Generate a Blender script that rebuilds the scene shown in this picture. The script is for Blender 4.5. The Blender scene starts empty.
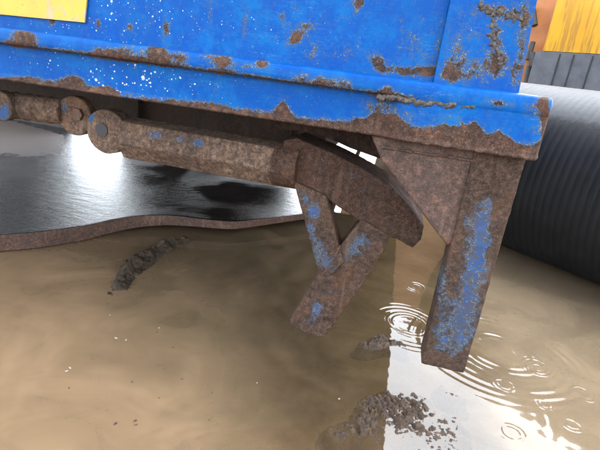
import bpy, bmesh, math, random
import numpy as np
from mathutils import Vector, Matrix, noise as mnoise

random.seed(7); rng = np.random.default_rng(7)
scene = bpy.context.scene
COL = scene.collection

# ------------------------------------------------------------------ camera
F, CX, CY = 453.0, 300.0, 225.0                # photo pixels (600 x 450)
th, ro, ya = math.radians(19.6), math.radians(7.2), math.radians(10.3)
CAM = np.array([0.0, -1.0, 1.0])
fw = np.array([-math.sin(ya)*math.cos(th), math.cos(ya)*math.cos(th), -math.sin(th)])
r0 = np.array([math.cos(ya), math.sin(ya), 0.0]); u0 = np.cross(r0, fw)
RI = r0*math.cos(ro) + u0*math.sin(ro)
UP = u0*math.cos(ro) - r0*math.sin(ro)
cam_d = bpy.data.cameras.new('camera'); cam = bpy.data.objects.new('camera', cam_d)
COL.objects.link(cam); scene.camera = cam
cam_d.sensor_width = 36.0; cam_d.lens = 36.0*F/600.0
cam_d.clip_start = 0.02; cam_d.clip_end = 3000
M = Matrix.Identity(4)
for i in range(3):
    M[i][0] = RI[i]; M[i][1] = UP[i]; M[i][2] = -fw[i]; M[i][3] = CAM[i]
cam.matrix_world = M

# ------------------------------------------------------------------ world, sun, exposure
SUN_EL, SUN_AZ = math.radians(57), math.radians(12)      # high ahead, veiled by cloud
w = bpy.data.worlds.new('World'); scene.world = w; w.use_nodes = True
wn = w.node_tree; wn.nodes.clear()
sky = wn.nodes.new('ShaderNodeTexSky'); sky.sky_type = 'NISHITA'; sky.sun_disc = False
sky.sun_elevation = SUN_EL; sky.sun_rotation = SUN_AZ; sky.dust_density = 1.5; sky.air_density = 1.0
hs = wn.nodes.new('ShaderNodeHueSaturation'); hs.inputs['Saturation'].default_value = 0.10
bg = wn.nodes.new('ShaderNodeBackground'); bg.inputs['Strength'].default_value = 0.15
wo = wn.nodes.new('ShaderNodeOutputWorld')
wn.links.new(sky.outputs[0], hs.inputs['Color']); tint = wn.nodes.new('ShaderNodeMix'); tint.data_type = 'RGBA'; tint.blend_type = 'MULTIPLY'; tint.inputs[0].default_value = 1.0; tint.inputs[7].default_value = (.93, .99, 1.07, 1)
wn.links.new(hs.outputs[0], tint.inputs[6]); wn.links.new(tint.outputs[2], bg.inputs[0]); wn.links.new(bg.outputs[0], wo.inputs[0])
sun_d = bpy.data.lights.new('sun', 'SUN'); sun_d.energy = 0.5; sun_d.angle = math.radians(120); sun_d.color = (.94, .98, 1)
sun = bpy.data.objects.new('sun', sun_d); COL.objects.link(sun)
sd = Vector((math.sin(SUN_AZ)*math.cos(SUN_EL), math.cos(SUN_AZ)*math.cos(SUN_EL), math.sin(SUN_EL)))
sun.rotation_euler = sd.to_track_quat('Z', 'Y').to_euler(); sun.location = (0, -3, 8)
vs = scene.view_settings
vs.view_transform = 'Standard'; vs.look = 'None'; vs.gamma = 1.0; vs.exposure = 3.35; vs.use_curve_mapping = False
scene.cycles.use_denoising = True
scene.cycles.max_bounces = 6; scene.cycles.diffuse_bounces = 3; scene.cycles.adaptive_threshold = .03; scene.cycles.transparent_max_bounces = 12
scene.cycles.caustics_reflective = False; scene.cycles.caustics_refractive = False

# ------------------------------------------------------------------ pixel <-> place
def ray(x, y): return fw + RI*(x-CX)/F - UP*(y-CY)/F
def P(x, y, Y=0.0):                       # on the upright plane Y = const
    d = ray(x, y); return CAM + d*(Y+1.0)/d[1]
def G(x, y, z=0.0):                       # on the level z = const
    d = ray(x, y); return CAM + d*(z-CAM[2])/d[2]
def proj(V):
    V = V - CAM; k = V @ fw
    return CX + F*(V @ RI)/k, CY - F*(V @ UP)/k

# ------------------------------------------------------------------ node helpers
class Mat:
    def __init__(s, name):
        s.m = bpy.data.materials.new(name); s.m.use_nodes = True
        s.t = s.m.node_tree; s.t.nodes.clear()
        s.out = s.n('ShaderNodeOutputMaterial')
        geo = s.n('ShaderNodeNewGeometry'); s.pos = geo.outputs['Position']; s.nrm = geo.outputs['Normal']
    def n(s, k, **kw):
        o = s.t.nodes.new(k)
        for a, b in kw.items(): setattr(o, a, b)
        return o
    def put(s, sock, v):
        if hasattr(v, 'links') or isinstance(v, bpy.types.NodeSocket): s.t.links.new(v, sock)
        elif v is not None: sock.default_value = v
    def noise(s, scale, detail=4, rough=.55, vec=None, dist=0.0):
        o = s.n('ShaderNodeTexNoise'); o.inputs['Scale'].default_value = scale
        o.inputs['Detail'].default_value = detail; o.inputs['Roughness'].default_value = rough
        o.inputs['Distortion'].default_value = dist
        s.put(o.inputs['Vector'], vec if vec is not None else s.pos); return o.outputs['Fac']
    def voro(s, scale, vec=None, out='Distance', feature='F1', rand=1.0):
        o = s.n('ShaderNodeTexVoronoi', feature=feature); o.inputs['Scale'].default_value = scale
        o.inputs['Randomness'].default_value = rand
        s.put(o.inputs['Vector'], vec if vec is not None else s.pos); return o.outputs[out]
    def map(s, scale=(1,1,1), rot=(0,0,0), vec=None):
        o = s.n('ShaderNodeMapping'); o.inputs['Scale'].default_value = scale; o.inputs['Rotation'].default_value = rot
        s.put(o.inputs['Vector'], vec if vec is not None else s.pos); return o.outputs[0]
    def math(s, op, a, b=None, c=None, clamp=False):
        o = s.n('ShaderNodeMath', operation=op, use_clamp=clamp)
        s.put(o.inputs[0], a); s.put(o.inputs[1], b)
        if c is not None: s.put(o.inputs[2], c)
        return o.outputs[0]
    def step(s, v, lo, hi):
        o = s.n('ShaderNodeMapRange', interpolation_type='SMOOTHSTEP'); s.put(o.inputs[0], v)
        o.inputs[1].default_value = lo; o.inputs[2].default_value = hi; return o.outputs[0]
    def ramp(s, v, stops):
        o = s.n('ShaderNodeValToRGB'); e = o.color_ramp.elements
        while len(e) < len(stops): e.new(.5)
        for q, (p, c) in zip(e, stops): q.position = p; q.color = (*c, 1)
        s.put(o.inputs[0], v); return o.outputs[0]
    def mix(s, f, a, b, mode='MIX'):
        o = s.n('ShaderNodeMix', data_type='RGBA', blend_type=mode); s.put(o.inputs[0], f)
        s.put(o.inputs[6], (*a, 1) if isinstance(a, tuple) else a); s.put(o.inputs[7], (*b, 1) if isinstance(b, tuple) else b)
        return o.outputs[2]
    def fmix(s, f, a, b):
        o = s.n('ShaderNodeMix', data_type='FLOAT'); s.put(o.inputs[0], f); s.put(o.inputs[2], a); s.put(o.inputs[3], b); return o.outputs[0]
    def attr(s, name):
        o = s.n('ShaderNodeAttribute', attribute_name=name); return o.outputs['Fac']
    def sep(s, v=None):
        o = s.n('ShaderNodeSeparateXYZ'); s.put(o.inputs[0], v if v is not None else s.pos); return o.outputs
    def bump(s, h, dist=.001, strength=1.0, normal=None):
        o = s.n('ShaderNodeBump'); o.inputs['Distance'].default_value = dist; o.inputs['Strength'].default_value = strength
        s.put(o.inputs['Height'], h); s.put(o.inputs['Normal'], normal); return o.outputs[0]
    def bsdf(s, col, rough=.5, normal=None, metal=0.0, spec=.5, coat=None):
        o = s.n('ShaderNodeBsdfPrincipled')
        s.put(o.inputs['Base Color'], (*col, 1) if isinstance(col, tuple) else col)
        s.put(o.inputs['Roughness'], rough); s.put(o.inputs['Metallic'], metal)
        s.put(o.inputs['Specular IOR Level'], spec); s.put(o.inputs['Normal'], normal)
        if coat: o.inputs['Coat Weight'].default_value = coat; o.inputs['Coat Roughness'].default_value = .08
        s.t.links.new(o.outputs[0], s.out.inputs[0]); return o
    def done(s): return s.m

def rust_paint(name, tone=(1, 1, 1), dark=1.0, wet=.5, amp=.8, paint=True, grime=0.0, soft=.02, fleck=.3):
    """blue paint over rusted steel: vertex attribute 'paint' says how much paint is left, noise breaks its edge"""
    m = Mat(name)
    n1 = m.noise(60, 6, .72, dist=.4); n2 = m.noise(230, 3, .65); n3 = m.noise(9, 4, .6); n4 = m.noise(420, 2, .6)
    a = m.attr('paint')
    v = m.math('ADD', a, m.math('MULTIPLY', m.math('SUBTRACT', n1, .5), amp*1.3))
    v = m.math('ADD', v, m.math('MULTIPLY', m.math('SUBTRACT', n2, .5), amp*.7))
    pm = m.step(v, .5-soft, .5+soft)
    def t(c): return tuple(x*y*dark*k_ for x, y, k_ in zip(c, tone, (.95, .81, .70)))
    rc = m.ramp(m.noise(85, 6, .74, dist=.3), [(.28, t((.012, .009, .008))), (.44, t((.034, .022, .017))), (.56, t((.068, .044, .034))), (.70, t((.12, .088, .072))), (.82, t((.17, .14, .118)))])
    rc = m.mix(m.math('MULTIPLY', m.step(n3, .5, .72), .5), rc, t((.095, .042, .020)))
    run = m.noise(26, 4, .62, vec=m.map((1.5, 1.5, .14)))
    rc = m.mix(m.math('MULTIPLY', m.step(run, .56, .72), .55), rc, t((.030, .022, .019)))
    rc = m.mix(m.math('MULTIPLY', m.step(run, .44, .30), .40), rc, t((.15, .112, .088)))
    rc = m.mix(m.math('MULTIPLY', m.step(n4, .58, .68), fleck), rc, t((.30, .225, .165)))
    rc = m.mix(m.math('MULTIPLY', m.step(m.noise(38, 5, .72), .56, .68), fleck*.8), rc, t((.20, .125, .082)))
    rc = m.mix(m.math('MULTIPLY', m.step(m.noise(16, 5, .7, dist=.5), .55, .70), .55), rc, t((.026, .020, .018)))
    pit = m.step(m.voro(230), .30, .12)
    rc = m.mix(m.math('MULTIPLY', pit, m.step(n2, .5, .6)), rc, t((.006, .005, .004)))
    rc = m.mix(m.math('MULTIPLY', m.step(m.noise(5.5, 4, .6), .42, .66), .45), rc, m.mix(1.0, rc, (.42, .40, .42), 'MULTIPLY'))
    if not paint:
        m.bsdf(rc, m.fmix(m.step(n3, .4, .65), .8, .8-.35*wet), m.bump(m.noise(110, 6, .75), .003, .9), spec=.45)
        return m.done()
    fade = m.step(m.noise(20, 5, .68), .40, .75)
    streak = m.noise(30, 4, .6, vec=m.map((1.6, 1.6, .16)))
    bc = m.mix(fade, (.0008, .047, .21), (.002, .086, .26))
    bc = m.mix(m.math('MULTIPLY', m.step(streak, .52, .76), .45), bc, (.008, .072, .20))
    bc = m.mix(m.math('MULTIPLY', m.step(m.noise(5, 4, .6), .45, .7), .45), bc, (.001, .032, .17))
    bc = m.mix(m.math('MULTIPLY', m.step(m.noise(70, 4, .7), .60, .74), .25), bc, (.06, .13, .22))
    thin = m.math('MULTIPLY', m.step(v, .86, .54), .60)
    bc = m.mix(thin, bc, (.045, .072, .10))
    if grime:
        bc = m.mix(m.math('MULTIPLY', m.step(m.noise(45, 5, .7), .3, .62), grime), bc, (.05, .048, .048))
    sp = m.attr('speck'); flat = m.map((1, .1, 1))
    def spk(sc, th_, lim):
        vo = m.n('ShaderNodeTexVoronoi'); vo.inputs['Scale'].default_value = sc; m.put(vo.inputs['Vector'], flat)
        rr = m.sep(vo.outputs['Color'])[0]
        r_ = m.math('MULTIPLY', m.step(m.math('ADD', rr, m.math('MULTIPLY', sp, .30)), th_, 1.35), lim)
        dd = m.math('ADD', vo.outputs['Distance'], m.math('MULTIPLY', m.math('SUBTRACT', n2, .5), .9))
        return m.math('MULTIPLY', m.step(m.math('SUBTRACT', r_, dd), 0.0, .10), m.step(sp, .02, .2))
    s1 = m.math('MAXIMUM', spk(55, 1.02, .48), m.math('MAXIMUM', spk(105, 1.0, .55), spk(190, .96, .6)))
    bc = m.mix(m.math('MULTIPLY', s1, .9), bc, (.38, .42, .46))
    sc_ = m.noise(14, 3, .5, vec=m.map((.6, .6, 9), rot=(0, .5, 0)))
    sl = m.step(m.math('ABSOLUTE', m.math('SUBTRACT', sc_, .52)), .006, .0)
    bc = m.mix(m.math('MULTIPLY', sl, m.math('MULTIPLY', m.step(n3, .48, .62), .6)), bc, (.07, .17, .31))
    rim = m.math('MULTIPLY', m.step(v, .45, .50), m.step(v, .60, .53))
    rimc = m.mix(m.step(n2, .4, .6), (.30, .30, .275), (.04, .12, .22))
    bc = m.mix(m.math('MULTIPLY', rim, .8), bc, rimc)
    col = m.mix(pm, rc, bc)
    h = m.math('ADD', m.math('MULTIPLY', pm, .5), m.math('MULTIPLY', m.noise(110, 6, .75), m.fmix(pm, 1.7, .22)))
    h = m.math('ADD', h, m.math('MULTIPLY', rim, .6))
    rough = m.fmix(pm, m.fmix(m.step(n3, .4, .65), .8, .8-.35*wet), m.fmix(fade, .34, .5))
    m.bsdf(col, rough, m.bump(h, .0024, .95), spec=m.fmix(pm, .2, .07))
    return m.done()

def simple_mat(name, stops, scale=6, rough=.5, bump=.0, bscale=80, metal=0.0, coat=None, spec=.5):
    m = Mat(name)
    c = m.ramp(m.noise(scale, 6, .62), stops)
    m.bsdf(c, rough, m.bump(m.noise(bscale, 6, .65), bump, .8) if bump else None, metal, spec, coat)
    return m.done()

# ------------------------------------------------------------------ mesh helpers
def mesh_obj(name, verts, faces, mat, parent=None, smooth=False):
    me = bpy.data.meshes.new(name)
    me.from_pydata([tuple(map(float, v)) for v in verts], [], faces); me.update()
    return obj_from(name, me, mat, parent, smooth)
def obj_from(name, me, mat, parent=None, smooth=False):
    o = bpy.data.objects.new(name, me); COL.objects.link(o)
    if mat: me.materials.append(mat)
    if smooth: me.polygons.foreach_set('use_smooth', [True]*len(me.polygons))
    if parent:
        o.parent = parent; o.location = -Vector(root_loc[parent.name]) if parent.name in root_loc else (0, 0, 0)
    return o
root_loc = {}
def thing(name, label, cat, loc, group=None):
    e = bpy.data.objects.new(name, None); COL.objects.link(e); e.empty_display_size = .1
    e.location = loc; root_loc[e.name] = tuple(map(float, loc)); e['label'] = label; e['category'] = cat
    if group: e['group'] = group
    return e
def tag(o, label, cat, group=None):
    o['label'] = label; o['category'] = cat
    if group: o['group'] = group
    return o
def recenter(o):                                     # put the origin of a one-mesh thing at its base
    me = o.data; n = len(me.vertices); co = np.empty(n*3); me.vertices.foreach_get('co', co); co = co.reshape(-1, 3)
    c = np.array([co[:, 0].mean(), co[:, 1].mean(), co[:, 2].min()])
    me.vertices.foreach_set('co', (co-c).ravel()); me.update(); o.location = c
    return o
def bm_mesh(name, bm):
    bmesh.ops.recalc_face_normals(bm, faces=bm.faces)
    me = bpy.data.meshes.new(name); bm.to_mesh(me); bm.free(); return me
def add_box(bm, lo, hi):
    vs_ = [bm.verts.new((x, y, z)) for x in (lo[0], hi[0]) for y in (lo[1], hi[1]) for z in (lo[2], hi[2])]
    for f in ((0,1,3,2),(4,6,7,5),(0,4,5,1),(2,3,7,6),(0,2,6,4),(1,5,7,3)): bm.faces.new([vs_[i] for i in f])
    return vs_
def add_tube(bm, a, b, r, seg=24, r2=None, cap=True, phase=0.0):
    a = Vector(a); b = Vector(b); d = (b-a).normalized(); r2 = r if r2 is None else r2
    x = d.orthogonal().normalized() if abs(d.z) > .9 else Vector((0,0,1)).cross(d).normalized(); y = d.cross(x)
    A = [bm.verts.new(a + (x*math.cos(t)+y*math.sin(t))*r) for t in [phase+2*math.pi*i/seg for i in range(seg)]]
    B = [bm.verts.new(b + (x*math.cos(t)+y*math.sin(t))*r2) for t in [phase+2*math.pi*i/seg for i in range(seg)]]
    for i in range(seg): bm.faces.new((A[i], A[(i+1)%seg], B[(i+1)%seg], B[i]))
    if cap: bm.faces.new(A[::-1]); bm.faces.new(B)
def add_prism(bm, pts, depth):                       # pts: 3-D outline, swept along +Y
    A = [bm.verts.new(p) for p in pts]; B = [bm.verts.new((p[0], p[1]+depth, p[2])) for p in pts]
    n = len(pts); bm.faces.new(A); bm.faces.new(B[::-1])
    for i in range(n): bm.faces.new((A[i], B[i], B[(i+1)%n], A[(i+1)%n]))
def bevel_all(bm, off, seg=2):
    es = [e for e in bm.edges if len(e.link_faces) == 2 and e.calc_face_angle(0) > .35]
    bmesh.ops.bevel(bm, geom=es, offset=off, segments=seg, profile=.5, affect='EDGES', clamp_overlap=True)
def evaluated(o):
    dg = bpy.context.evaluated_depsgraph_get(); dg.update()
    me = bpy.data.meshes.new_from_object(o.evaluated_get(dg)); return me
def coords(me):
    co = np.empty(len(me.vertices)*3); me.vertices.foreach_get('co', co); return co.reshape(-1, 3)
def voxelise(name, bm, vox, smooth_it=2, rough=.0012, rscale=28, big=.0):
    """solid -> even small quads, edges worn round, surface pitted"""
    me = bm_mesh(name, bm); t = bpy.data.objects.new('tmp', me); COL.objects.link(t)
    md = t.modifiers.new('r', 'REMESH'); md.mode = 'VOXEL'; md.voxel_size = vox
    if smooth_it:
        sm = t.modifiers.new('s', 'SMOOTH'); sm.factor = .5; sm.iterations = smooth_it
    out = evaluated(t); bpy.data.objects.remove(t); bpy.data.meshes.remove(me); out.name = name
    if rough or big:
        co = coords(out); no = np.empty(len(out.vertices)*3); out.vertices.foreach_get('normal', no); no = no.reshape(-1, 3)
        d = np.array([rough*(mnoise.noise(Vector(c*rscale)) + .6*mnoise.noise(Vector(c*rscale*2.7))) + (big*mnoise.noise(Vector(c*7)) if big else 0) for c in co])
        out.vertices.foreach_set('co', (co + no*d[:, None]).ravel()); out.update()
    return out
def fattr(me, name, vals):
    a = me.attributes.get(name) or me.attributes.new(name, 'FLOAT', 'POINT'); a.data.foreach_set('value', np.asarray(vals, dtype=np.float32))
def blobs(me, base, spots, floor=0.0, top=1.0):
    co = coords(me); px, py = proj(co); a = np.full(len(co), float(base)) if np.isscalar(base) else base.copy()
    for (x, y, rx, ry, s) in spots:
        q = ((px-x)/rx)**2 + ((py-y)/ry)**2; a += s*np.exp(-q*.9)
    return np.clip(a, floor, top)

# ------------------------------------------------------------------ materials
M_BODY = rust_paint('worn blue paint', amp=1.05)
M_RAIL = rust_paint('flaking blue paint on rail', tone=(1.0, .95, .95), amp=.95, soft=.03, fleck=.4)
M_LEG = rust_paint('blue paint remains on rusty leg', tone=(.95, 1.0, 1.0), amp=.9, grime=.85, soft=.17, fleck=.38, dark=.95)
M_GUS = rust_paint('bare rusty plate', tone=(1.05, .97, .98), dark=1.0, amp=.5, paint=False)
M_MECH = rust_paint('greyish rusty hinge steel', tone=(.95, 1.08, 1.12), dark=1.85, amp=.9, grime=.7, soft=.08, fleck=.18)
M_ARM = rust_paint('damp dark rust', tone=(1.0, .93, .88), dark=.75, wet=1.0, amp=.9, grime=.85, soft=.12, fleck=.4)
M_UNDER = rust_paint('rust darkened as shade', dark=.34, wet=.2, paint=False)  # rust tone darkened to paint the shade of the recess
M_WELD = simple_mat('rusty weld', [(.3, (.010, .008, .007)), (.5, (.040, .030, .024)), (.66, (.085, .068, .058)), (.78, (.19, .18, .165))], 140, .75, .002, 150)

# ================================================================== SETTING
def nonuni(segs):
    out = []
    for a, b, st in segs: out += list(np.arange(a, b, st))
    out.append(segs[-1][1]); return np.array(out)
def grid_mesh(name, X, Y, Zf, mat):
    nx, ny = len(X), len(Y); xx, yy = np.meshgrid(X, Y); zz = Zf(xx, yy)
    co = np.stack([xx, yy, zz], -1).reshape(-1, 3)
    i = (np.arange(ny-1)[:, None]*nx + np.arange(nx-1)[None, :]).ravel()
    fc = np.stack([i, i+1, i+nx+1, i+nx], 1)
    me = bpy.data.meshes.new(name); me.vertices.add(len(co)); me.vertices.foreach_set('co', co.ravel())
    me.loops.add(fc.size); me.loops.foreach_set('vertex_index', fc.ravel().astype(np.int32))
    me.polygons.add(len(fc)); me.polygons.foreach_set('loop_start', np.arange(0, fc.size, 4, dtype=np.int32))
    me.polygons.foreach_set('use_smooth', np.ones(len(fc), bool)); me.update(calc_edges=True)
    me.validate(); return obj_from(name, me, mat)
def smooth_noise(seed, n, lo, hi):
    r = np.random.default_rng(seed); k = r.uniform(lo, hi, n); a = r.uniform(0, 2*np.pi, n); p = r.uniform(0, 2*np.pi, n)
    def f(x, y):
        o = 0
        for i in range(n): o = o + np.sin(k[i]*(x*np.cos(a[i])+y*np.sin(a[i]))+p[i])
        return o/math.sqrt(n)
    return f

# muddy bed / ground, one sheet out to the horizon
m = Mat('silty mud')
c = m.ramp(m.noise(3.2, 8, .62, dist=.6), [(.3, (.034, .028, .017)), (.47, (.085, .062, .037)), (.62, (.15, .107, .063)), (.8, (.20, .14, .087))])
c = m.mix(m.math('MULTIPLY', m.step(m.noise(7, 6, .7), .55, .72), .6), c, (.040, .040, .018))
c = m.mix(m.step(m.noise(42, 5, .7), .64, .74), c, (.03, .022, .014))
m.bsdf(c, .6, m.bump(m.noise(30, 8, .7), .02, .7)); M_MUD = m.done()
gn1, gn2 = smooth_noise(1, 9, 1.5, 5), smooth_noise(2, 14, 8, 26)
def bed(x, y):
    z = -.078 + .012*gn1(x, y) + .006*gn2(x, y)
    for (px, py, s, hh) in ((400, 420, .16, .042), (385, 345, .07, .035), (140, 268, .14, .04), (320, 372, .12, .035), (350, 390, .16, .03)):
        g = G(px, py); z = z + hh*np.exp(-((x-g[0])**2+(y-g[1])**2)/(2*s*s))
    far = np.clip((np.hypot(x, y-2)-11)/4, 0, 1); z = z + far*.16
    return np.where(far < .5, np.minimum(z, -.006), z)
GX = nonuni([(-400, -40, 60), (-40, -14, 4), (-14, -3, .5), (-3, 2.5, .04), (2.5, 14, .5), (14, 40, 4), (40, 400, 60)])
GY = nonuni([(-400, -40, 60), (-40, -12, 4), (-12, -.8, .5), (-.8, 4, .04), (4, 18, .5), (18, 40, 4), (40, 400, 60)])
ground = grid_mesh('ground', GX, GY, bed, M_MUD); ground['kind'] = 'structure'

# muddy rain water with drop rings
m = Mat('muddy water')
cl = m.ramp(m.noise(1.7, 4, .6, dist=1.2), [(.3, (.066, .048, .028)), (.5, (.118, .083, .049)), (.7, (.160, .110, .065))])  # base tone lowered to carry the shade under the container
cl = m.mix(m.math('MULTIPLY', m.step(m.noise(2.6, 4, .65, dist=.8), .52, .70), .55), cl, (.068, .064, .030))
lit_left = m.math('ADD', m.math('ADD', m.math('MULTIPLY', m.math('ADD', m.sep()[0], .85), .85), m.math('MULTIPLY', m.math('ADD', m.sep()[1], .1), 1.1)), m.math('MULTIPLY', m.math('SUBTRACT', m.noise(2.2, 4, .6, dist=.7), .5), 1.6))
cl = m.mix(m.math('MULTIPLY', m.step(lit_left, 1.35, .05), .95), cl, (.300, .196, .112))  # front left lightened, painting the brighter open water into the colour
lit_right = m.math('ADD', m.sep()[0], m.math('MULTIPLY', m.math('SUBTRACT', m.noise(2.8, 4, .6, dist=.7), .5), .7))
cl = m.mix(m.math('MULTIPLY', m.step(lit_right, .15, .55), .85), cl, (.205, .150, .094))  # right side painted lighter too, as water in open light
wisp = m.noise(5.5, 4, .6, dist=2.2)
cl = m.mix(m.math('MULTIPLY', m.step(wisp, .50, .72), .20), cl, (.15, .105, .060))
fac = m.step(m.noise(2.3, 3, .62, dist=1.0), .25, .75)
nr = m.bump(m.noise(16, 3, .5), .0006, .3)
df = m.n('ShaderNodeBsdfDiffuse'); m.put(df.inputs[0], cl)
tr = m.n('ShaderNodeBsdfTransparent'); tr.inputs[0].default_value = (.86, .76, .56, 1)
mx = m.n('ShaderNodeMixShader'); 
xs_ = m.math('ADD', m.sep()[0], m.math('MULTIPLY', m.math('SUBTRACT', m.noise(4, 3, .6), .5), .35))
clear = m.math('MULTIPLY', m.step(xs_, -.55, -.05), m.step(xs_, .62, .35))        # clearer water between the two areas painted lighter as open light
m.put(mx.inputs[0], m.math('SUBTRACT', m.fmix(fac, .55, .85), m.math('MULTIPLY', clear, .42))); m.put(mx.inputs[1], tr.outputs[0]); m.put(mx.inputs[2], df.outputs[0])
gl = m.n('ShaderNodeBsdfGlossy'); gl.inputs['Roughness'].default_value = .02; m.put(gl.inputs['Normal'], nr)
fr = m.n('ShaderNodeFresnel'); fr.inputs['IOR'].default_value = 1.40; m.put(fr.inputs['Normal'], nr)
mo = m.n('ShaderNodeMixShader'); m.put(mo.inputs[0], fr.outputs[0]); m.put(mo.inputs[1], mx.outputs[0]); m.put(mo.inputs[2], gl.outputs[0])
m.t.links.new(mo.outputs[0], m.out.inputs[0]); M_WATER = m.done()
RINGS = []   # centre px, centre py, radius of the outermost ring, amplitude, wavelength, ring-train width
for a in ((416, 287, .052, .0005, .018, .012), (416, 287, .030, .0004, .016, .008), (408, 326, .155, .0004, .030, .030), (409, 324, .085, .0004, .022, .018),
          (497, 352, .27, .0010, .040, .06), (500, 352, .13, .0009, .034, .045), (480, 395, .22, .0003, .045, .04), (505, 385, .03, .0008, .016, .012), (545, 405, .022, .0008, .014, .009), (520, 352, .026, .0008, .015, .01), (566, 374, .018, .0008, .013, .008), (512, 432, .03, .0006, .016, .012), (594, 350, .02, .0007, .014, .008), (478, 340, .016, .0006, .012, .007), (572, 425, .026, .0007, .015, .01), (537, 367, .050, .0010, .018, .018), (537, 367, .017, .0012, .014, .008),
          (584, 394, .034, .0010, .016, .012), (584, 394, .012, .0008, .012, .006), (557, 340, .024, .0009, .014, .008), (525, 330, .02, .0009, .013, .008),
          (408, 268, .03, .0003, .014, .01), (570, 308, .02, .0003, .013, .008), (520, 410, .30, .00010, .04, .05), (545, 320, .014, .0004, .012, .006),
          (466, 305, .02, .0003, .012, .008), (440, 405, .03, .00025, .016, .02)):
    g = G(a[0], a[1]); RINGS.append((g[0], g[1], *a[2:]))
wv1, wv2 = smooth_noise(11, 16, 12, 34), smooth_noise(12, 18, 45, 110)
def water_z(x, y):
    z = .00016*wv1(x, y) + .00004*wv2(x, y)
    q = np.exp(-(((x-.55)/.45)**2 + ((y-.45)/.45)**2))
    z = z + q*.00009*wv2(x*1.1+3, y*1.1)
    for (cx, cy, r0_, am, wl, wd) in RINGS:
        r = np.hypot(x-cx, y-cy); ang = np.arctan2(y-cy, x-cx)
        k = np.clip(.55+.45*np.sin(ang*2+cx*50)+.35*np.sin(ang*5+cy*70)+.25*wv1(x*.8, y*.8), .08, 1.2); r = r*(1+.035*np.sin(ang*2+cx*31)+.02*np.sin(ang*3+cy*17)) + .0016*wv1(x*.9+2, y*.9)
        z = z + 1.6*k*am*np.sin(2*np.pi*(r-r0_)/wl)*np.exp(-((r-r0_)/wd)**2)
    return z
WX = nonuni([(-16, -3, 1), (-3, .0, .03), (.0, 1.15, .0035), (1.15, 2.4, .03), (2.4, 16, 1)])
WY = nonuni([(-14, -.6, .6), (-.6, .02, .02), (.02, 1.5, .004), (1.5, 4, .04), (4, 20, 1)])
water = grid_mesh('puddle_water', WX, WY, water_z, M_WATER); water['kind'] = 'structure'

# ================================================================== BLUE CONTAINER
XL = -3.05                                            # far left end, outside the picture
XR = P(547, 120)[0]                                   # right end of the rail
cont = thing('waste_container', 'scuffed blue steel container with rusty bottom rail, leg and hinge gear above the puddle', 'container', (-1.35, 2.4, 0))
def part(name, me, mat, parent=cont, smooth=True): return obj_from(name, me, mat, parent, smooth)

# body: skinned box behind the face
z_r = .993
post_l, post_r = P(444, 30, .03)[0], P(519.5, 86, .03)[0]
bm = bmesh.new(); add_box(bm, (XL+.08, .075, .9), (post_r-.03, 5.0, 2.45)); bevel_all(bm, .008)
me = bm_mesh('body', bm); fattr(me, 'paint', np.full(len(me.vertices), .95)); part('body', me, M_BODY, smooth=False)
# front wall sheet, dense grid so that the wear can sit where it sits
def wall_grid(name, x0, x1, z0, z1, y, step, bulge, spots, spk, base=.91, right_lean=0.0, mat=M_BODY, edge_w=.0):
    nx, nz = int((x1-x0)/step)+2, int((z1-z0)/step)+2
    X = np.linspace(x0, x1, nx); Z = np.linspace(z0, z1, nz)
    xx, zz = np.meshgrid(X, Z); yy = np.full_like(xx, y)
    yy += np.array([bulge*(mnoise.noise(Vector((a*4, 0, b*4)))+.35*mnoise.noise(Vector((a*14, 3, b*14)))) for a, b in zip(xx.ravel(), zz.ravel())]).reshape(xx.shape)
    xx = xx - right_lean*(zz-z0)*((xx-x0)/(x1-x0))**2
    co = np.stack([xx, yy, zz], -1).reshape(-1, 3); n0 = len(co)
    i = (np.arange(nz-1)[:, None]*nx + np.arange(nx-1)[None, :]).ravel()
    fc = np.stack([i, i+1, i+nx+1, i+nx], 1).tolist()
    border = list(range(nx)) + [r*nx+nx-1 for r in range(1, nz)] + list(range(nz*nx-2, (nz-1)*nx-1, -1)) + [r*nx for r in range(nz-2, 0, -1)]
    rad = []
    prev = border; cs = list(map(tuple, co))
    for (dy, ins) in ((.004, .0), (.045, .0)):
        new = []
        for b in border:
            p = co[b]; cs.append((p[0], p[1]+dy, p[2])); new.append(len(cs)-1)
        for k in range(len(border)): fc.append([prev[(k+1)%len(border)], prev[k], new[k], new[(k+1)%len(border)]])
        prev = new
    me = bpy.data.meshes.new(name); me.from_pydata([tuple(map(float, c_)) for c_ in cs], [], fc); me.update()
    fattr(me, 'paint', blobs(me, base, spots))
    c2 = coords(me); px, py = proj(c2); sv = np.zeros(len(c2))
    for (x, y_, rx, ry, s) in spk: sv += s*np.exp(-(((px-x)/rx)**2+((py-y_)/ry)**2))
    fattr(me, 'speck', np.clip(sv, 0, 1)); return part(name, me, mat)
BODY_SPOTS = [(298, 34, 8, 7, -.5), (308, 26, 7, 3.5, -.5), (290, 42, 5, 5, -.45), (296, 40, 4, 4, -.35), (357, 3, 4, 7, -.75), (375, 58, 6, 6, -.5), (381, 65, 6, 6, -.5), (394, 69, 12, 4, -.45), (412, 72, 14, 4, -.45),
              (431, 71, 11, 6, -.65), (283, 18, 2.5, 9, -.45), (98, 24, 3, 4, -.7), (52, 21, 4, 4, -.7), (130, 28, 4, 4, -.5), (166, 30, 4, 8, -.5), (350, 55, 16, 6, -.25),
              (245, 20, 4, 20, -.28), (314, 52, 8, 10, -.28), (210, 12, 3, 14, -.28), (362, 2, 3, 4, -.6), (330, 20, 30, 3, -.15), (440, 50, 5, 30, -.3), (412, 45, 14, 25, -.18)]
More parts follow.
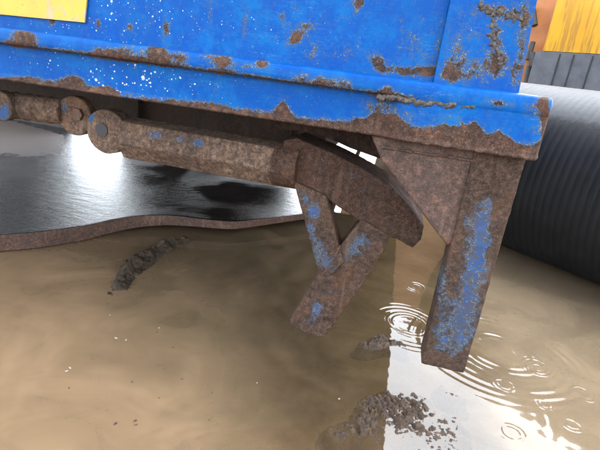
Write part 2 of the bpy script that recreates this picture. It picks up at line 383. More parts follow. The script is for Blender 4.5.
wall_grid('wall_panel', XL+.06, post_l+.004, z_r-.006, 1.42, .036, .0065, .0016, BODY_SPOTS,
          [(120, 15, 70, 40, .75), (230, 20, 60, 40, .4), (40, 30, 50, 20, .4), (340, 40, 60, 40, .25)])
POST_SPOTS = [(502, 12, 26, 7, -.42), (496, 40, 7, 24, -.45), (478, 70, 24, 12, -.40), (455, 55, 8, 26, -.34), (522, 45, 6, 26, -.42), (452, 76, 12, 4, -.42), (515, 76, 6, 12, -.35), (470, 30, 8, 18, -.2),
              (448, 72, 6, 8, -.4), (500, 62, 10, 8, -.4), (526, 20, 4, 14, -.4)]
wall_grid('corner_post', post_l, post_r, z_r-.006, 1.42, .018, .0045, .0012, POST_SPOTS, [(470, 40, 30, 30, .25)], right_lean=.07)

# bottom rail, lofted along X
NXR = 820
XS = np.linspace(XL, XR, NXR)
prof_open = [(.06, .9935), (.012, .9945), (-.004, .9930), (-.0125, .9865), (-.0150, .978), (-.0158, .968), (-.0152, .9610), (-.0125, .9578)]
verts = []; rows = None
def rail_profile(X):
    s = np.clip((.012 - X)/.05, 0, 1); s = s*s*(3-2*s)               # 1: recessed web, 0: flat plate at the right end
    yw = -.013 + .024*s                                              # web plane
    p = [(.06, .9935), (.006, .9945), (-.0085, .9925), (-.0135, .9880), (-.0150, .980), (-.0152, .970), (-.0150, .9615)]
    p += [(-.0115*s-.0140*(1-s), .9592), (yw*.55-.006, .9572), (yw-.0006*s, .9560)]
    for k in range(1, 15): p.append((yw, .9560 - k*(.0735/14)))
    p += [(yw-.003*s, .8795), (yw-.0055, .8770), (yw-.0065, .8740), (yw-.005, .8712), (yw+.004, .8695), (.055, .8692), (.07, .8700), (.07, .99)]
    return p
prs = [rail_profile(x) for x in XS]; npf = len(prs[0])
for i, x in enumerate(XS):
    e = max(0, 1-(XR-x)/.012); inset = .006*(1-math.sqrt(max(0, 1-e*e)))
    for (y, z) in prs[i]:
        zc = .932; n_ = mnoise.noise(Vector((x*6, y*9, z*9)))*.0012 + mnoise.noise(Vector((x*26, y*40, z*30)))*.0006
        rag = 0.0
        if z < .882 and y < .03: rag = .0016*mnoise.noise(Vector((x*55, 1, 2))) + .0016*mnoise.noise(Vector((x*140, 5, 2)))
        verts.append((x, y + n_ + inset*(1 if y < .02 else 0), z + rag + (inset*(.6 if z > zc else -.6))*-1))
faces = []
for i in range(NXR-1):
    for k in range(npf):
        k2 = (k+1) % npf; faces.append((i*npf+k, i*npf+k2, (i+1)*npf+k2, (i+1)*npf+k))
faces.append(tuple(range(npf))); faces.append(tuple(reversed(range((NXR-1)*npf, NXR*npf))))
me = bpy.data.meshes.new('bottom_rail'); me.from_pydata([tuple(map(float, v)) for v in verts], [], faces); me.update()
bm = bmesh.new(); bm.from_mesh(me); bmesh.ops.recalc_face_normals(bm, faces=bm.faces); bm.to_mesh(me); bm.free()
co = coords(me); px, py = proj(co)
bx_ = [-400, 0, 30, 60, 75, 88, 110, 122, 180, 205, 240, 270, 283, 296, 340, 360, 375, 395, 410, 430, 460, 475, 486, 500, 515, 530, 541, 549]
by_ = [40, 79, 80, 81, 78, 87, 89, 96, 101, 102, 110, 112, 106, 117, 121, 120, 117, 118, 127, 129, 127, 123, 134, 132, 142, 146, 142, 90]
yb = np.interp(px, bx_, by_)
base = np.clip(.5 + (yb - py)/11.0, .0, .95)
base = np.where(co[:, 2] > .9555, np.maximum(base, .9), base)
# weathering along the upper lip, strongest at its lower edge
lip = (co[:, 2] < .966) & (co[:, 2] > .9555) & (co[:, 0] < .02); base = np.where(lip, base-.42, base)
RAIL_SPOTS = [(20, 38, 10, 8, -.8), (30, 40, 8, 6, -.6), (98, 52, 9, 4, -.4), (118, 52, 18, 5, -.75), (156, 50, 10, 7, -.7), (164, 58, 10, 6, -.7), (182, 58, 7, 7, -.55), (137, 59, 20, 3, -.6),
              (223, 62, 10, 8, -.75), (207, 57, 8, 4, -.4), (262, 63, 6, 4, -.7), (250, 66, 18, 4, -.35), (327, 80, 17, 4, -.55), (345, 84, 8, 3, -.4), (388, 90, 9, 4, -.5), (300, 76, 9, 3, -.4),
              (75, 82, 9, 7, -.5), (108, 90, 10, 3, -.5), (283, 108, 4, 9, -.75), (20, 79, 18, 3, -.4), (500, 104, 9, 4, -.55), (487, 112, 5, 7, -.25), (545, 112, 6, 20, -.6), (541, 100, 6, 6, -.4),
              (380, 110, 14, 12, -.42), (402, 117, 16, 8, -.3), (445, 120, 25, 8, -.25), (530, 108, 10, 10, -.22), (425, 100, 50, 4, -.25), (535, 125, 6, 14, -.2)]
a = base.copy()
for (x, y, rx, ry, s) in RAIL_SPOTS: a += s*np.exp(-.9*(((px-x)/rx)**2+((py-y)/ry)**2))
fattr(me, 'paint', np.clip(a, 0, 1))
sv = np.zeros(len(co))
for (x, y, rx, ry, s) in [(130, 78, 60, 22, 1.0), (40, 62, 50, 16, .55), (210, 84, 40, 20, .5), (290, 98, 40, 16, .35)]: sv += s*np.exp(-(((px-x)/rx)**2+((py-y)/ry)**2))
fattr(me, 'speck', np.clip(sv, 0, 1))
rail = part('bottom_rail', me, M_RAIL)

# underside and far running gear that carries the container
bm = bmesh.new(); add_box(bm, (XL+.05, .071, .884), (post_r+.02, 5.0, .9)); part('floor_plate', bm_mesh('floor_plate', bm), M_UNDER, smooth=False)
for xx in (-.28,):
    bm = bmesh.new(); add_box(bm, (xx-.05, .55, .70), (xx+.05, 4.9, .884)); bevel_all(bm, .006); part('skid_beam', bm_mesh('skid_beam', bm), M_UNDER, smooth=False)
# plates and box added under the floor to block light and reflections
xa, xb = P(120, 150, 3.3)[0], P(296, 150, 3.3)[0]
bm = bmesh.new(); add_box(bm, (xa, 3.3, .10), (xb, 3.33, .884)); bevel_all(bm, .004); part('reflect_block_plate', bm_mesh('reflect_block_plate', bm), M_UNDER, smooth=False)  # added to keep sky out of the sheet's reflection
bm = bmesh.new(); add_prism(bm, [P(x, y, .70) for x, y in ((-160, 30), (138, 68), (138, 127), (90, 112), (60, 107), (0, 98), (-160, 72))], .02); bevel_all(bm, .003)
part('dark_gap_plate', bm_mesh('dark_gap_plate', bm), M_UNDER, smooth=False)  # added so the gap above the hinge lugs stays dark
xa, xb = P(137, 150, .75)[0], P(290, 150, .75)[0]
bm = bmesh.new(); add_box(bm, (xa, .75, .61), (xb, 2.6, .884)); bevel_all(bm, .01); part('light_block_box', bm_mesh('light_block_box', bm), M_UNDER, smooth=False)  # added low box, cuts the light reaching the water below
for xx in (-2.9, .185):
    for yy in (4.55,):
        bm = bmesh.new(); add_box(bm, (xx-.06, yy, -.09), (xx+.06, yy+.12, .884)); bevel_all(bm, .006); part('far_leg', bm_mesh('far_leg', bm), M_GUS, smooth=False)

# right leg
lx0, lx1 = .166, .2705; lz = P(446, 368, .02)[2]
bm = bmesh.new(); add_box(bm, (lx0, .012, lz), (lx1, .082, .874)); bevel_all(bm, .014, 3)
me = voxelise('leg', bm, .0035, 2, .0010, 40)
fattr(me, 'paint', blobs(me, .10, [(481, 228, 11, 26, .60), (475, 265, 14, 26, .46), (466, 300, 17, 24, .40), (460, 325, 18, 20, .34), (441, 280, 6, 40, .42), (452, 345, 20, 14, .34), (437, 330, 6, 14, .15),
                                        (466, 222, 4, 10, .35), (524, 185, 4, 16, .5), (513, 230, 4, 40, .1), (500, 210, 6, 16, .12), (488, 205, 5, 8, .35)]))
leg = part('leg', me, M_LEG)
# gusset plate
bm = bmesh.new(); add_prism(bm, [P(371, 135, .018), P(479, 149, .018), P(455, 243, .018), P(447, 246, .018), P(381, 160, .018)], .014); bevel_all(bm, .002)
me = voxelise('gusset', bm, .0035, 1, .0010, 45); fattr(me, 'paint', np.zeros(len(me.vertices))); part('gusset', me, M_GUS)

def bead(name, pxs, Y, r, parent, mat=M_WELD, seed=1, j=.45):
    bm = bmesh.new(); rr = random.Random(seed)
    pts = [P(x, y, Y) for x, y in pxs]
    for a_, b_ in zip(pts[:-1], pts[1:]):
        L = np.linalg.norm(b_-a_); n_ = max(2, int(L/(r*.30)))
        for k in range(n_+1):
            big = .75+.35*mnoise.noise(Vector((k*.35, seed, 0)))
            c_ = a_ + (b_-a_)*k/n_ + np.array([rr.gauss(0, j*.7), rr.uniform(-.05, .25), rr.gauss(0, j*.7)])*r
            bmesh.ops.create_icosphere(bm, subdivisions=1, radius=r*big*rr.uniform(.45, .95), matrix=Matrix.Translation(Vector(c_)))
    me = voxelise(name, bm, max(.0012, r*.2), 2, r*.22, 220); return part(name, me, mat, parent)
post = [o for o in COL.objects if o.name == 'corner_post'][0]
root_loc['corner_post'] = (0, 0, 0); root_loc['bottom_rail'] = (0, 0, 0); root_loc['leg'] = (0, 0, 0)
bead('weld_bead', [(480, 5), (490, 9), (500, 11), (512, 16), (524, 20)], .0185, .0080, post, seed=3, j=.7)
bead('weld_bead', [(492, 12), (493, 25), (491, 44), (496, 50), (501, 52), (501, 62)], .0185, .0075, post, seed=4, j=.7)
bead('weld_bead', [(380, 96.5), (400, 99), (425, 103), (450, 105), (475, 106.5)], -.0105, .0125, rail, seed=5, j=.16)
bead('weld_bead', [(472, 168), (469, 190), (463, 210), (458, 236)], .015, .0038, leg, seed=6, j=.5)
bead('weld_bead', [(381, 147), (420, 153), (470, 160), (522, 167)], .014, .0050, leg, mat=M_GUS, seed=8, j=.2)

# yellow warning sticker
m = Mat('worn yellow vinyl')
c = m.mix(m.step(m.noise(14, 5, .6), .4, .75), (.44, .25, .007), (.40, .22, .012))
wr = m.step(m.noise(26, 7, .74, vec=m.map((1.2, 1, .5))), .535, .60)
c = m.mix(m.math('MULTIPLY', wr, m.step(m.math('ADD', m.sep()[0], m.math('MULTIPLY', m.noise(12, 3, .6), .1)), -.86, -.78)), c, (.26, .21, .17)); c = m.mix(m.step(m.noise(120, 4, .7), .63, .70), c, (.20, .11, .04))
m.bsdf(c, .4, m.bump(wr, .0006, .6)); M_STICK = m.done()
SL = [P(-70, 7.5, .029), P(84.5, 22.5, .029), P(88, -16, .029), P(-66, -32, .029)]
bm = bmesh.new(); add_prism(bm, SL, .004); bmesh.ops.subdivide_edges(bm, edges=bm.edges, cuts=4, use_grid_fill=True)
part('sticker', bm_mesh('sticker', bm), M_STICK, smooth=False)

# ---- hinge gear under the rail
YH = .16
def rad(px_h, Y, px, py):                                  # radius in metres of something px_h pixels high
    p = P(px, py, Y); return px_h*((p-CAM) @ fw)/F*.5
def disc_part(name, px, py, hpx, Y, thick, spots, hole=None, mat=M_MECH, vox=.003, base=.12):
    c_ = P(px, py, Y); r = rad(hpx, Y, px, py)
    bm = bmesh.new(); add_tube(bm, c_, c_+np.array([0, thick, 0]), r, 40); bevel_all(bm, .006, 2)
    o_mesh = voxelise(name, bm, vox, 2, .0009, 50)
    fattr(o_mesh, 'paint', blobs(o_mesh, base, spots)); return part(name, o_mesh, mat), c_, r
# cross tube at the left
a_, b_ = P(-120, 88, YH+.05), P(66, 112, YH+.05)
bm = bmesh.new(); add_tube(bm, a_, b_, rad(25, YH+.05, 30, 106), 36)
for q in (.74, .80, .86, .92):
    c_ = a_ + (b_-a_)*q; add_tube(bm, c_, c_+(b_-a_)*.012, rad(27, YH+.05, 30, 106), 36)
me = voxelise('cross_tube', bm, .003, 2, .0009, 50); fattr(me, 'paint', blobs(me, .05, [])); part('cross_tube', me, M_MECH)
l0, _, _ = disc_part('hinge_lug', -1, 106, 30, YH+.0, .03, [(4, 113, 7, 9, .75)])
l1, c1, r1 = disc_part('hinge_lug', 74, 116, 39, YH+.03, .03, [(64, 108, 6, 9, .42), (70, 128, 10, 6, .2)])
l2, c2, r2 = disc_part('hinge_lug', 106, 132, 44, YH-.02, .05, [(90, 117, 6, 6, .8), (112, 122, 8, 6, .2)])
for nm, lug in (('l1', l1), ('l2', l2)): root_loc[lug.name] = (0, 0, 0)
# bolt on the second lug, solid black disc painting the dark pin hole on the third
c_ = P(79, 114, YH+.03); bm = bmesh.new(); add_tube(bm, c_-np.array([0, .012, 0]), c_+np.array([0, .01, 0]), rad(13, YH, 79, 114), 6); bevel_all(bm, .002)
me = bm_mesh('bolt', bm); part('bolt', me, M_GUS, l1, smooth=False)
c_ = P(102, 130, YH-.02); bm = bmesh.new(); add_tube(bm, c_-np.array([0, .003, 0]), c_+np.array([0, .01, 0]), rad(13, YH, 102, 130), 20)
me = bm_mesh('dark_hole_disc', bm); fattr(me, 'paint', np.zeros(len(me.vertices))); m = Mat('black disc as hole'); m.bsdf((.006, .006, .008), .6); part('dark_hole_disc', me, m.done(), l2, smooth=False)
# angular hinge bar
a_, b_ = P(128, 137, YH+.005), P(284, 165, YH+.005); R = rad(42, YH, 200, 150)
bm = bmesh.new(); add_tube(bm, a_, b_, R*1.04, 6, phase=.12); bevel_all(bm, .003, 1)
me = voxelise('hinge_bar', bm, .0032, 1, .0010, 42)
fattr(me, 'paint', blobs(me, .14, [(155, 136, 8, 5, .4), (180, 140, 8, 5, .35), (198, 143, 8, 6, .5), (220, 149, 10, 5, .3), (162, 134, 20, 6, .1)])); part('hinge_bar', me, M_MECH)
# round collar where the bar meets the arm
a_, b_ = P(276, 163, YH), P(300, 167, YH); bm = bmesh.new(); add_tube(bm, a_, b_, R*1.03, 28); bevel_all(bm, .007, 2)
me = voxelise('collar', bm, .003, 2, .0014, 36); fattr(me, 'paint', np.zeros(len(me.vertices))); part('collar', me, M_ARM)
# pivot bush between third lug and the bar
a_, b_ = P(112, 133, YH+.045), P(136, 138, YH+.045); bm = bmesh.new(); add_tube(bm, a_, b_, R*.62, 28)
me = voxelise('bush', bm, .003, 1, .001, 40); fattr(me, 'paint', np.zeros(len(me.vertices))); part('bush', me, M_ARM)

px_prism_pts = [(270, 118), (400, 134), (400, 160), (378, 158), (350, 148), (324, 136), (300, 130), (270, 130)]
bm = bmesh.new(); add_prism(bm, [P(x, y, .30) for x, y in px_prism_pts], .06); bevel_all(bm, .003)
part('dark_wedge_fill', bm_mesh('dark_wedge_fill', bm), M_ARM, smooth=False)  # dark fill added to close the bright wedge under the rail
# swing arm, falling to the right
YA = .13
def px_prism(name, pts, Y, depth, mat, bev, base, spots, vox=.0033, rough=.0012, sm=2):
    bm = bmesh.new(); add_prism(bm, [P(x, y, Y) for x, y in pts], depth); bevel_all(bm, bev, 2)
    me = voxelise(name, bm, vox, sm, rough, 40); fattr(me, 'paint', blobs(me, base, spots)); return part(name, me, mat)
arm = px_prism('swing_arm', [(283, 141), (296, 138), (330, 152), (360, 167), (388, 184), (408, 204), (424, 226), (421, 240), (413, 248), (398, 240), (386, 237), (356, 219), (324, 197), (292, 182), (284, 172)],
               YA, .13, M_ARM, .006, .10, [(322, 165, 6, 10, .3), (352, 176, 8, 6, .28), (362, 190, 8, 8, .25), (345, 172, 14, 6, .12)])
YS = YA-.012
px_prism('strut', [(293, 181), (326, 196), (331, 215), (338, 243), (344, 262), (330, 277), (319, 274)], YS, .055, M_LEG, .007, .13,
         [(314, 210, 7, 9, .6), (304, 196, 7, 10, .36), (311, 230, 8, 10, .42), (318, 250, 9, 10, .42), (327, 263, 10, 9, .42), (332, 240, 5, 6, .2)])
px_prism('foot', [(362, 219), (389, 236), (383, 253), (356, 294), (325, 337), (314, 337), (291, 327), (290, 320), (318, 273)], YS+.006, .075, M_LEG, .009, .08,
         [(354, 250, 10, 11, .42), (362, 238, 9, 9, .34), (340, 262, 9, 9, .2), (317, 308, 8, 9, .46), (328, 290, 12, 9, .28), (312, 322, 10, 8, .26), (372, 240, 8, 10, .2)])
root_loc['swing_arm'] = (0, 0, 0)
bead('weld_bead', [(296, 184), (310, 191), (325, 198)], YS+.002, .0035, arm, mat=M_GUS, seed=12)
bead('weld_bead', [(340, 246), (332, 262), (322, 275)], YS-.001, .0035, arm, mat=M_GUS, seed=13)

# ================================================================== STEEL SHEET IN THE PUDDLE
m = Mat('wet black sheet top')
c = m.ramp(m.noise(5, 7, .65), [(.35, (.004, .004, .004)), (.55, (.008, .007, .007)), (.75, (.018, .014, .012))])
mud = m.step(m.math('ADD', m.attr('mud'), m.math('MULTIPLY', m.math('SUBTRACT', m.noise(7, 6, .65), .5), .9)), .40, .60)
c = m.mix(m.math('MULTIPLY', mud, .85), c, (.036, .022, .016))
ht = m.math('ADD', m.noise(75, 7, .75), m.math('MULTIPLY', m.noise(13, 5, .65, vec=m.map((.55, 1.5, 1), rot=(0, 0, .3))), 1.5))
m.bsdf(c, m.fmix(mud, .09, .6), m.bump(ht, .0046, .65), spec=.42); M_SHEET = m.done()
M_EDGE = rust_paint('rusty cut edge', tone=(1.05, .95, .9), dark=1.1, amp=.4, paint=False)
ez = .09
ex = [(-700, 300), (-420, 280), (-260, 262), (-160, 252), (-60, 243), (0, 235), (33, 233), (83, 226), (110, 220), (133, 216), (165, 215), (200, 219), (233, 222), (265, 219), (300, 215), (325, 212)]
th_ = [.07]*5 + [.075, .075, .072, .068, .064, .055, .045, .042, .036, .030, .028]
lift = [0]*8 + [.003, .006, .008, .006, .003, 0, 0, 0]
E0 = np.array([(-6.5, -1.2), (-4.0, -.5)] + [G(x, y, ez+l)[:2] for (x, y), l in zip(ex[2:], lift[2:])])
sarc = np.concatenate([[0], np.cumsum(np.linalg.norm(np.diff(E0, axis=0), axis=1))])
S = np.linspace(0, sarc[-1], 230); EX = np.interp(S, sarc, E0[:, 0]); EY = np.interp(S, sarc, E0[:, 1])
for _ in range(3): EX[1:-1] = (EX[:-2]+2*EX[1:-1]+EX[2:])/4; EY[1:-1] = (EY[:-2]+2*EY[1:-1]+EY[2:])/4
TH = np.interp(S, sarc, th_); LF = np.interp(S, sarc, lift)
T = np.concatenate([[0, .006, .02, .05], np.linspace(.1, 7.0, 90)])
vt, vb = [], []
for i in range(len(S)):
    for t in T:
        k = math.exp(-t*1.6); x = EX[i] - .02*t; y = EY[i] + .95*t
        z = ez + LF[i]*k + .004*mnoise.noise(Vector((x*3, y*3, 0))) - (.006 if t == 0 else .0015 if t == .006 else 0)
        vt.append((x, y + .003*mnoise.noise(Vector((S[i]*30, 0, 3))), z)); vb.append((x, y+.004, z - TH[i]))
nT = len(T); nS = len(S); nv = len(vt); fc = []; mi = []
for i in range(nS-1):
    for j in range(nT-1):
        q = i*nT+j; fc.append((q, q+nT, q+nT+1, q+1)); mi.append(0 if j > 0 else 1)
        fc.append((nv+q, nv+q+1, nv+q+nT+1, nv+q+nT)); mi.append(1)
    q = i*nT; fc.append((q, nv+q, nv+q+nT, q+nT)); mi.append(1)
    q = i*nT+nT-1; fc.append((q, q+nT, nv+q+nT, nv+q)); mi.append(1)
for j in range(nT-1):
    for q, fl in ((j, 0), ((nS-1)*nT+j, 1)):
        f_ = (q, q+1, nv+q+1, nv+q); fc.append(f_ if fl else f_[::-1]); mi.append(1)
sheet = mesh_obj('steel_sheet', vt+vb, fc, M_SHEET, smooth=True); sheet.data.materials.append(M_EDGE)
_co = coords(sheet.data); _px, _py = proj(_co)
fattr(sheet.data, 'mud', 1/(1+np.exp((_px-66)/5)) * 1/(1+np.exp((_py-155)/6)) * 1/(1+np.exp(-(_py-(118+.25*_px))/2)))
sheet.data.polygons.foreach_set('material_index', mi); sheet.data.polygons.foreach_set('use_smooth', [k == 0 for k in mi]); recenter(sheet)
tag(sheet, 'wet black steel sheet with a rusty wavy brown edge, lying in the puddle', 'steel sheet')

# ================================================================== BLACK PIPE
D = np.array([-.75874628, .65138628, 0.0]); N = np.array([.65138628, .75874628, 0.0])
RP = .535; AX0 = CAM*np.array([1, 1, 0]) + N*3.05 + np.array([0, 0, RP-.02])
m = Mat('black ribbed plastic')
up = m.sep()[2]; wet = m.noise(60, 5, .7, vec=m.map((1, 1, .12)));  # wet: streak noise that only breaks up the edge of the painted sheen
top_sheen = m.step(m.math('ADD', up, m.math('MULTIPLY', m.math('SUBTRACT', wet, .5), .10)), .865, .905)
c = m.ramp(m.noise(4, 6, .6), [(.35, (.008, .008, .0085)), (.65, (.014, .0136, .0138))])
c = m.mix(m.math('MULTIPLY', m.step(m.noise(25, 6, .7, vec=m.map((1, 1, .15))), .58, .75), .5), c, (.028, .027, .026))
c = m.mix(top_sheen, c, (.045, .045, .047))  # lighter band along the top paints the sky's sheen into the colour
m.bsdf(c, m.fmix(top_sheen, .5, .5), m.bump(m.noise(50, 6, .7, vec=m.map((1, 1, .3))), .004, .6), spec=.13); M_PIPE = m.done()
ts = np.arange(-2.6, 1.66, .0066); nseg = 96; vv = []; ff = []
pitch = .040
for i, t in enumerate(ts):
    ph = (t/pitch) % 1.0; rr = RP - (.0022+.0012*mnoise.noise(Vector((t*3, 0, 0))))*(0.5-.5*math.cos(2*math.pi*ph))**3
    for k in range(nseg):
        a_ = 2*math.pi*k/nseg; p = AX0 + D*t + N*math.cos(a_)*rr + np.array([0, 0, math.sin(a_)*rr]); vv.append(p)
for i in range(len(ts)-1):
    for k in range(nseg): ff.append((i*nseg+k, i*nseg+(k+1)%nseg, (i+1)*nseg+(k+1)%nseg, (i+1)*nseg+k))
n_out = len(vv)
for i, t in enumerate((ts[0], ts[-1])):                       # inner wall
    for k in range(nseg):
        a_ = 2*math.pi*k/nseg; vv.append(AX0 + D*t + N*math.cos(a_)*(RP-.05) + np.array([0, 0, math.sin(a_)*(RP-.05)]))
for k in range(nseg):
    k2 = (k+1) % nseg; L = (len(ts)-1)*nseg
    ff.append((k2, k, n_out+k, n_out+k2)); ff.append((L+k, L+k2, n_out+nseg+k2, n_out+nseg+k)); ff.append((n_out+k2, n_out+k, n_out+nseg+k, n_out+nseg+k2))
pipe = mesh_obj('drain_pipe', vv, ff, M_PIPE, smooth=True); recenter(pipe)
tag(pipe, 'large black ribbed pipe lying in the puddle behind the leg', 'pipe')

# ================================================================== ORANGE MACHINE
NM = 5.6
def Q(x, y, n_=NM):                                           # pixel on the machine's front plane -> (u, n, z)
    d = ray(x, y); k = n_/(d @ N); p = CAM + d*k; return (p-CAM) @ -D, p[2]
def W(u, n_, z): return CAM*np.array([1, 1, 0]) + -D*u + N*n_ + np.array([0, 0, z])
uL = Q(524, 40)[0]; u1 = Q(548, 40)[0]; zb = Q(575, 53)[1]; zg = Q(575, 86)[1]
mach = thing('work_machine', 'orange machine with a yellow streaked panel and grey bumper behind the black pipe', 'machine', W(uL+1.1, NM+1.5, 0))
def mbox(name, u0_, u1_, n0_, n1_, z0, z1, mat, bev=.02, seg=3, parent=None):
    bm = bmesh.new(); vs_ = add_box(bm, (u0_, n0_, z0), (u1_, n1_, z1)); bevel_all(bm, bev, seg)
    for v in bm.verts: v.co = Vector(W(*v.co))
    return obj_from(name, bm_mesh(name, bm), mat, parent or mach, False)
M_OR = simple_mat('orange machine paint', [(.3, (.36, .13, .035)), (.6, (.45, .165, .045)), (.8, (.38, .16, .065))], 5, .45, .002, 60)
m = Mat('yellow panel with dirt runs')
sx = m.noise(9, 4, .65, vec=m.map((1, 1, .07))); dirt = m.step(m.math('ABSOLUTE', m.math('SUBTRACT', sx, .5)), .045, .012)
dz = m.step(m.math('ADD', m.sep()[2], m.math('MULTIPLY', m.math('SUBTRACT', m.noise(14, 2, .5, vec=m.map((1, 1, .02))), .5), 1.1)), 2.6, 1.45)
c = m.mix(m.step(m.noise(3, 5, .6), .4, .7), (.58, .30, .012), (.52, .25, .010)); c = m.mix(m.math('MULTIPLY', dirt, dz), c, (.36, .17, .02))
m.bsdf(c, .4); M_YEL = m.done()
M_GREY = simple_mat('grey weathered plastic', [(.3, (.075, .077, .082)), (.6, (.11, .112, .115)), (.8, (.135, .135, .135))], 8, .6, .004, 60)
M_BLK = simple_mat('black rubber', [(.3, (.012, .012, .012)), (.7, (.035, .033, .03))], 10, .6, .003, 60)
mbox('chassis', uL-2.7, uL+2.2, NM+.06, NM+3.2, .62, 2.75, M_OR, .05)
mbox('panel', u1, u1+1.5, NM-.05, NM+.07, zb, 2.75, M_YEL, .03)
b = mbox('bumper', u1-.03, u1+1.7, NM-.14, NM+.07, .92, zb-.012, M_GREY, .03)
root_loc['bumper'] = root_loc['work_machine']
for k, q in enumerate((563, 577, 596)):
    uu = Q(q, 66)[0]; bm = bmesh.new(); add_box(bm, (uu-.007, NM-.147, .95), (uu+.007, NM-.13, zb-.03))
    for v in bm.verts: v.co = Vector(W(*v.co))
    o = obj_from('seam', bm_mesh('seam', bm), M_BLK); o.parent = b
for (x0, y0, x1, y1, r) in ((532, 6, 536, 26, .035), (533, 42, 529, 60, .03), (531, 54, 536, 66, .045), (537, 60, 534, 82, .03), (530, 66, 528, 86, .04)):
    a0, a1 = Q(x0, y0), Q(x1, y1); bm = bmesh.new(); add_tube(bm, W(a0[0], NM-.0, a0[1]), W(a1[0], NM-.03, a1[1]), r, 14); bevel_all(bm, .006)
    obj_from('hose_clamp', bm_mesh('hose_clamp', bm), M_BLK, mach, False)
for uu in (uL-2.0, uL+1.5):
    for nn in (NM+.75, NM+2.5):
        bm = bmesh.new()
        add_tube(bm, W(uu-.19, nn, .5), W(uu+.19, nn, .5), .56, 40); bevel_all(bm, .06, 3)
        wh = obj_from('wheel', bm_mesh('wheel', bm), M_BLK, mach, True)
        bm = bmesh.new(); add_tube(bm, W(uu-.20, nn, .5), W(uu+.20, nn, .5), .27, 28); bevel_all(bm, .03, 2)
        rm = obj_from('rim', bm_mesh('rim', bm), M_OR); rm.parent = wh

# ================================================================== MUD CLUMPS, FLOATING BITS
m = Mat('wet mud lumps')
c = m.ramp(m.noise(40, 7, .7), [(.3, (.012, .0066, .0036)), (.5, (.040, .0215, .011)), (.72, (.095, .055, .028))])
m.bsdf(c, m.fmix(m.noise(60, 4, .6), .05, .5), m.bump(m.noise(170, 5, .72), .005, 1.0), spec=.35); M_CLOD = m.done()
m = Mat('dull silt lumps')
c = m.ramp(m.noise(34, 7, .7), [(.3, (.013, .0088, .0055)), (.5, (.034, .024, .0155)), (.72, (.07, .050, .034))])
m.bsdf(c, .75, m.bump(m.noise(110, 6, .7), .004, .9), spec=.15); M_SILT = m.done()
def clump(path, width, hgt, label, cell=55, step=.004, seed=1, froth=.5, low=-.012, mat=None):
    """crumbly heap along a path of pixels on the water: lumpy height patch, its rim under water, closed below"""
    pts = np.array([G(x, y)[:2] for x, y, _ in path]); wt = np.array([k for _, _, k in path])
    lo = pts.min(0)-width*2; hi = pts.max(0)+width*2
    X = np.arange(lo[0], hi[0], step); Y = np.arange(lo[1], hi[1], step); xx, yy = np.meshgrid(X, Y)
    msk = np.zeros_like(xx)
    for i in range(len(pts)-1):
        for f_ in np.linspace(0, 1, 5):
            c_ = pts[i]*(1-f_)+pts[i+1]*f_; k = wt[i]*(1-f_)+wt[i+1]*f_
            msk = np.maximum(msk, k*np.exp(-((xx-c_[0])**2+(yy-c_[1])**2)/(width*width*k)))
    zz = np.empty_like(xx); o_ = seed*13.7
    for j in range(len(Y)):
        for i in range(len(X)):
            k = msk[j, i]
            if k < .03: zz[j, i] = low; continue
            p = Vector((X[i], Y[j], o_)); w_ = p + Vector((mnoise.noise(p*40), mnoise.noise(p*40+Vector((9, 0, 0))), 0))*.006
            fb = mnoise.fractal(p*14, .8, 2.0, 3)
            bl = sum(abs(mnoise.noise(w_*cell*q_ + Vector((q_*5, 0, 0))))/q_ for q_ in (1, 2.2, 4.6))
            zz[j, i] = low + k*hgt*(.75 + .55*fb) + k*froth*(.022*(bl-.32) + .006*mnoise.noise(p*150))*min(1, k*2)
    q_ = np.clip((msk-.12)/.40, 0, 1); zz = zz - .048*(1-q_*q_*(3-2*q_))
    nx, ny = len(X), len(Y)
    keep = msk > .11
    idx = -np.ones(xx.shape, int); vs_ = []; fs_ = []
    for j in range(ny):
        for i in range(nx):
            if keep[j, i]: idx[j, i] = len(vs_); vs_.append((xx[j, i], yy[j, i], zz[j, i]))
    for j in range(ny-1):
        for i in range(nx-1):
            q = (idx[j, i], idx[j, i+1], idx[j+1, i+1], idx[j+1, i])
            if min(q) >= 0: fs_.append(q)
    nb = len(vs_); vs_ += [(x, y, -.11) for x, y, z in vs_]
    from collections import Counter
    ec = Counter()
    for q in fs_:
        for k in range(4): ec[(q[k], q[(k+1) % 4])] += 1
    side = [(b_, a_, a_+nb, b_+nb) for (a_, b_) in ec if (b_, a_) not in ec]
    fs_ = fs_ + [tuple(nb+k for k in reversed(q)) for q in fs_] + side
    o = mesh_obj('mud_clump', vs_, fs_, mat or M_CLOD, None, True); recenter(o); return tag(o, label, 'mud')
clump([(184, 241, .75), (174, 243, .9), (158, 250, .9), (146, 258, 1), (134, 268, 1), (124, 280, .7), (116, 290, .8)], .072, .058, 'grey mud clump heaped under the edge of the steel sheet', 17, .0045, 1, 2.0, -.022, M_SILT)
clump([(366, 346, .8), (380, 342, 1), (399, 344, .8)], .045, .032, 'small mud clump at the reflection edge beyond the tip of the leg', 36, .003, 2, 1.3, -.015)
clump([(338, 432, .6), (352, 430, .7), (366, 432, .8), (374, 410, .9), (395, 404, 1), (416, 406, 1), (402, 424, .9), (424, 428, .85), (440, 436, .75), (452, 418, .55), (448, 452, .7), (420, 452, .6)], .078, .019, 'frothy brown mud clump at the bottom edge, largest of the mud clumps', 42, .0028, 3, 1.25, -.0115)
clump([(443, 383, .4), (448, 393, .5), (464, 399, .45)], .040, .024, 'thin curl of mud just below the tip of the leg', 45, .0026, 4, 1.0, -.007)

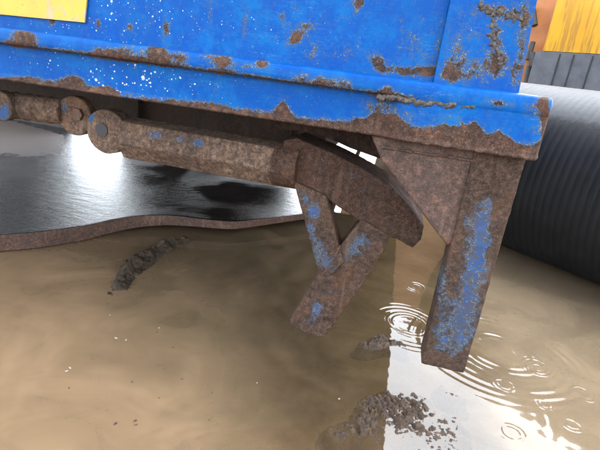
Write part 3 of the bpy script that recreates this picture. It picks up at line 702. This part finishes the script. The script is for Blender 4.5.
# added brown bank beyond the container's left end, hiding sky from the sheet's reflection
xe = P(74, 150, 3.3)[0]
m = Mat('brown of added bank')
c = m.ramp(m.noise(9, 7, .68), [(.3, (.010, .0065, .005)), (.5, (.022, .015, .012)), (.72, (.04, .028, .022))])
m.bsdf(c, .7, m.bump(m.noise(40, 6, .7), .01, .8)); M_ADDED_BANK = m.done()
def sky_block_bank(mapxy, H, zb_, label):
    bm = bmesh.new()
    bmesh.ops.create_grid(bm, x_segments=90, y_segments=70, size=1.0)
    for v in bm.verts:
        u, q = v.co.x, v.co.y; x, y = mapxy(u, q)
        e = max(abs(u)**4, abs(q)**3); hgt = H*max(0, 1-e)**.55
        p = Vector((x, y, 0)); v.co = Vector((x + .05*mnoise.noise(p*2+Vector((0, 0, hgt*3))), y + .06*mnoise.noise(p*3+Vector((5, 0, hgt*3))), zb_ + hgt*(1+.10*mnoise.fractal(p*2.5, .8, 2, 4)) + .02*mnoise.noise(p*11)))
    geom = bmesh.ops.extrude_edge_only(bm, edges=[e for e in bm.edges if e.is_boundary])['geom']
    for v in [g for g in geom if isinstance(g, bmesh.types.BMVert)]: v.co.z = -.07
    bmesh.ops.holes_fill(bm, edges=[e for e in bm.edges if e.is_boundary], sides=0)
    o = obj_from('sky_block_bank', bm_mesh('sky_block_bank', bm), M_ADDED_BANK, None, True); recenter(o)
    return tag(o, label, 'added bank')
sky_block_bank(lambda u, q: (P(74, 150, 4.0+.95*q)[0]-1.3+1.3*u, 4.0+.95*q), 2.2, .075, 'brown bank added under the rail at the left edge to block sky reflections')

M_LEAF = simple_mat('sodden leaf', [(.3, (.02, .013, .008)), (.6, (.07, .03, .012)), (.8, (.12, .045, .02))], 60, .5)
M_FOAM = simple_mat('pale foam', [(.3, (.20, .17, .13)), (.7, (.36, .32, .26))], 200, .5)
def flake(name, px, py, size, mat, label, cat, group, seed):
    rr = random.Random(seed); g = G(px, py); bm = bmesh.new(); n_ = 9; ph = rr.uniform(0, 6)
    ring = [(math.cos(2*math.pi*k/n_)*size*rr.uniform(.7, 1.2), math.sin(2*math.pi*k/n_)*size*.55*rr.uniform(.7, 1.2)) for k in range(n_)]
    ring = [(x*math.cos(ph)-y*math.sin(ph), x*math.sin(ph)+y*math.cos(ph)) for x, y in ring]
    A = [bm.verts.new((x, y, .0)) for x, y in ring]; B = [bm.verts.new((x*.9, y*.9, .0016+rr.uniform(0, .001))) for x, y in ring]; t_ = bm.verts.new((0, 0, .0032))
    bm.faces.new(A[::-1])
    for k in range(n_): bm.faces.new((A[k], A[(k+1)%n_], B[(k+1)%n_], B[k])); bm.faces.new((B[k], B[(k+1)%n_], t_))
    o = obj_from(name, bm_mesh(name, bm), mat, None, True); o.location = (g[0], g[1], -.0005); return tag(o, label, cat, group)
for k, (x, y, s) in enumerate(((173, 347, .0045), (182, 379, .0045), (132, 382, .005), (115, 424, .0065), (135, 421, .006), (136, 425, .005), (69, 388, .0035), (212, 393, .0035), (258, 411, .005), (262, 392, .0035), (209, 420, .003), (159, 398, .003), (157, 332, .004))):
    flake('leaf_scrap', x, y, s, M_LEAF, 'tiny dark leaf scrap floating on the brown water at lower left', 'leaf', 'leaf scraps on the brown water', k)
for k, (x, y, s) in enumerate(((116, 338, .008), (126, 340, .005), (70, 368, .006), (67, 371, .006), (110, 315, .004), (159, 328, .003), (257, 383, .003), (339, 399, .004))):
    flake('foam_speck', x, y, s, M_FOAM, 'small pale foam speck floating on the brown water', 'foam', 'foam specks on the brown water', 50+k)
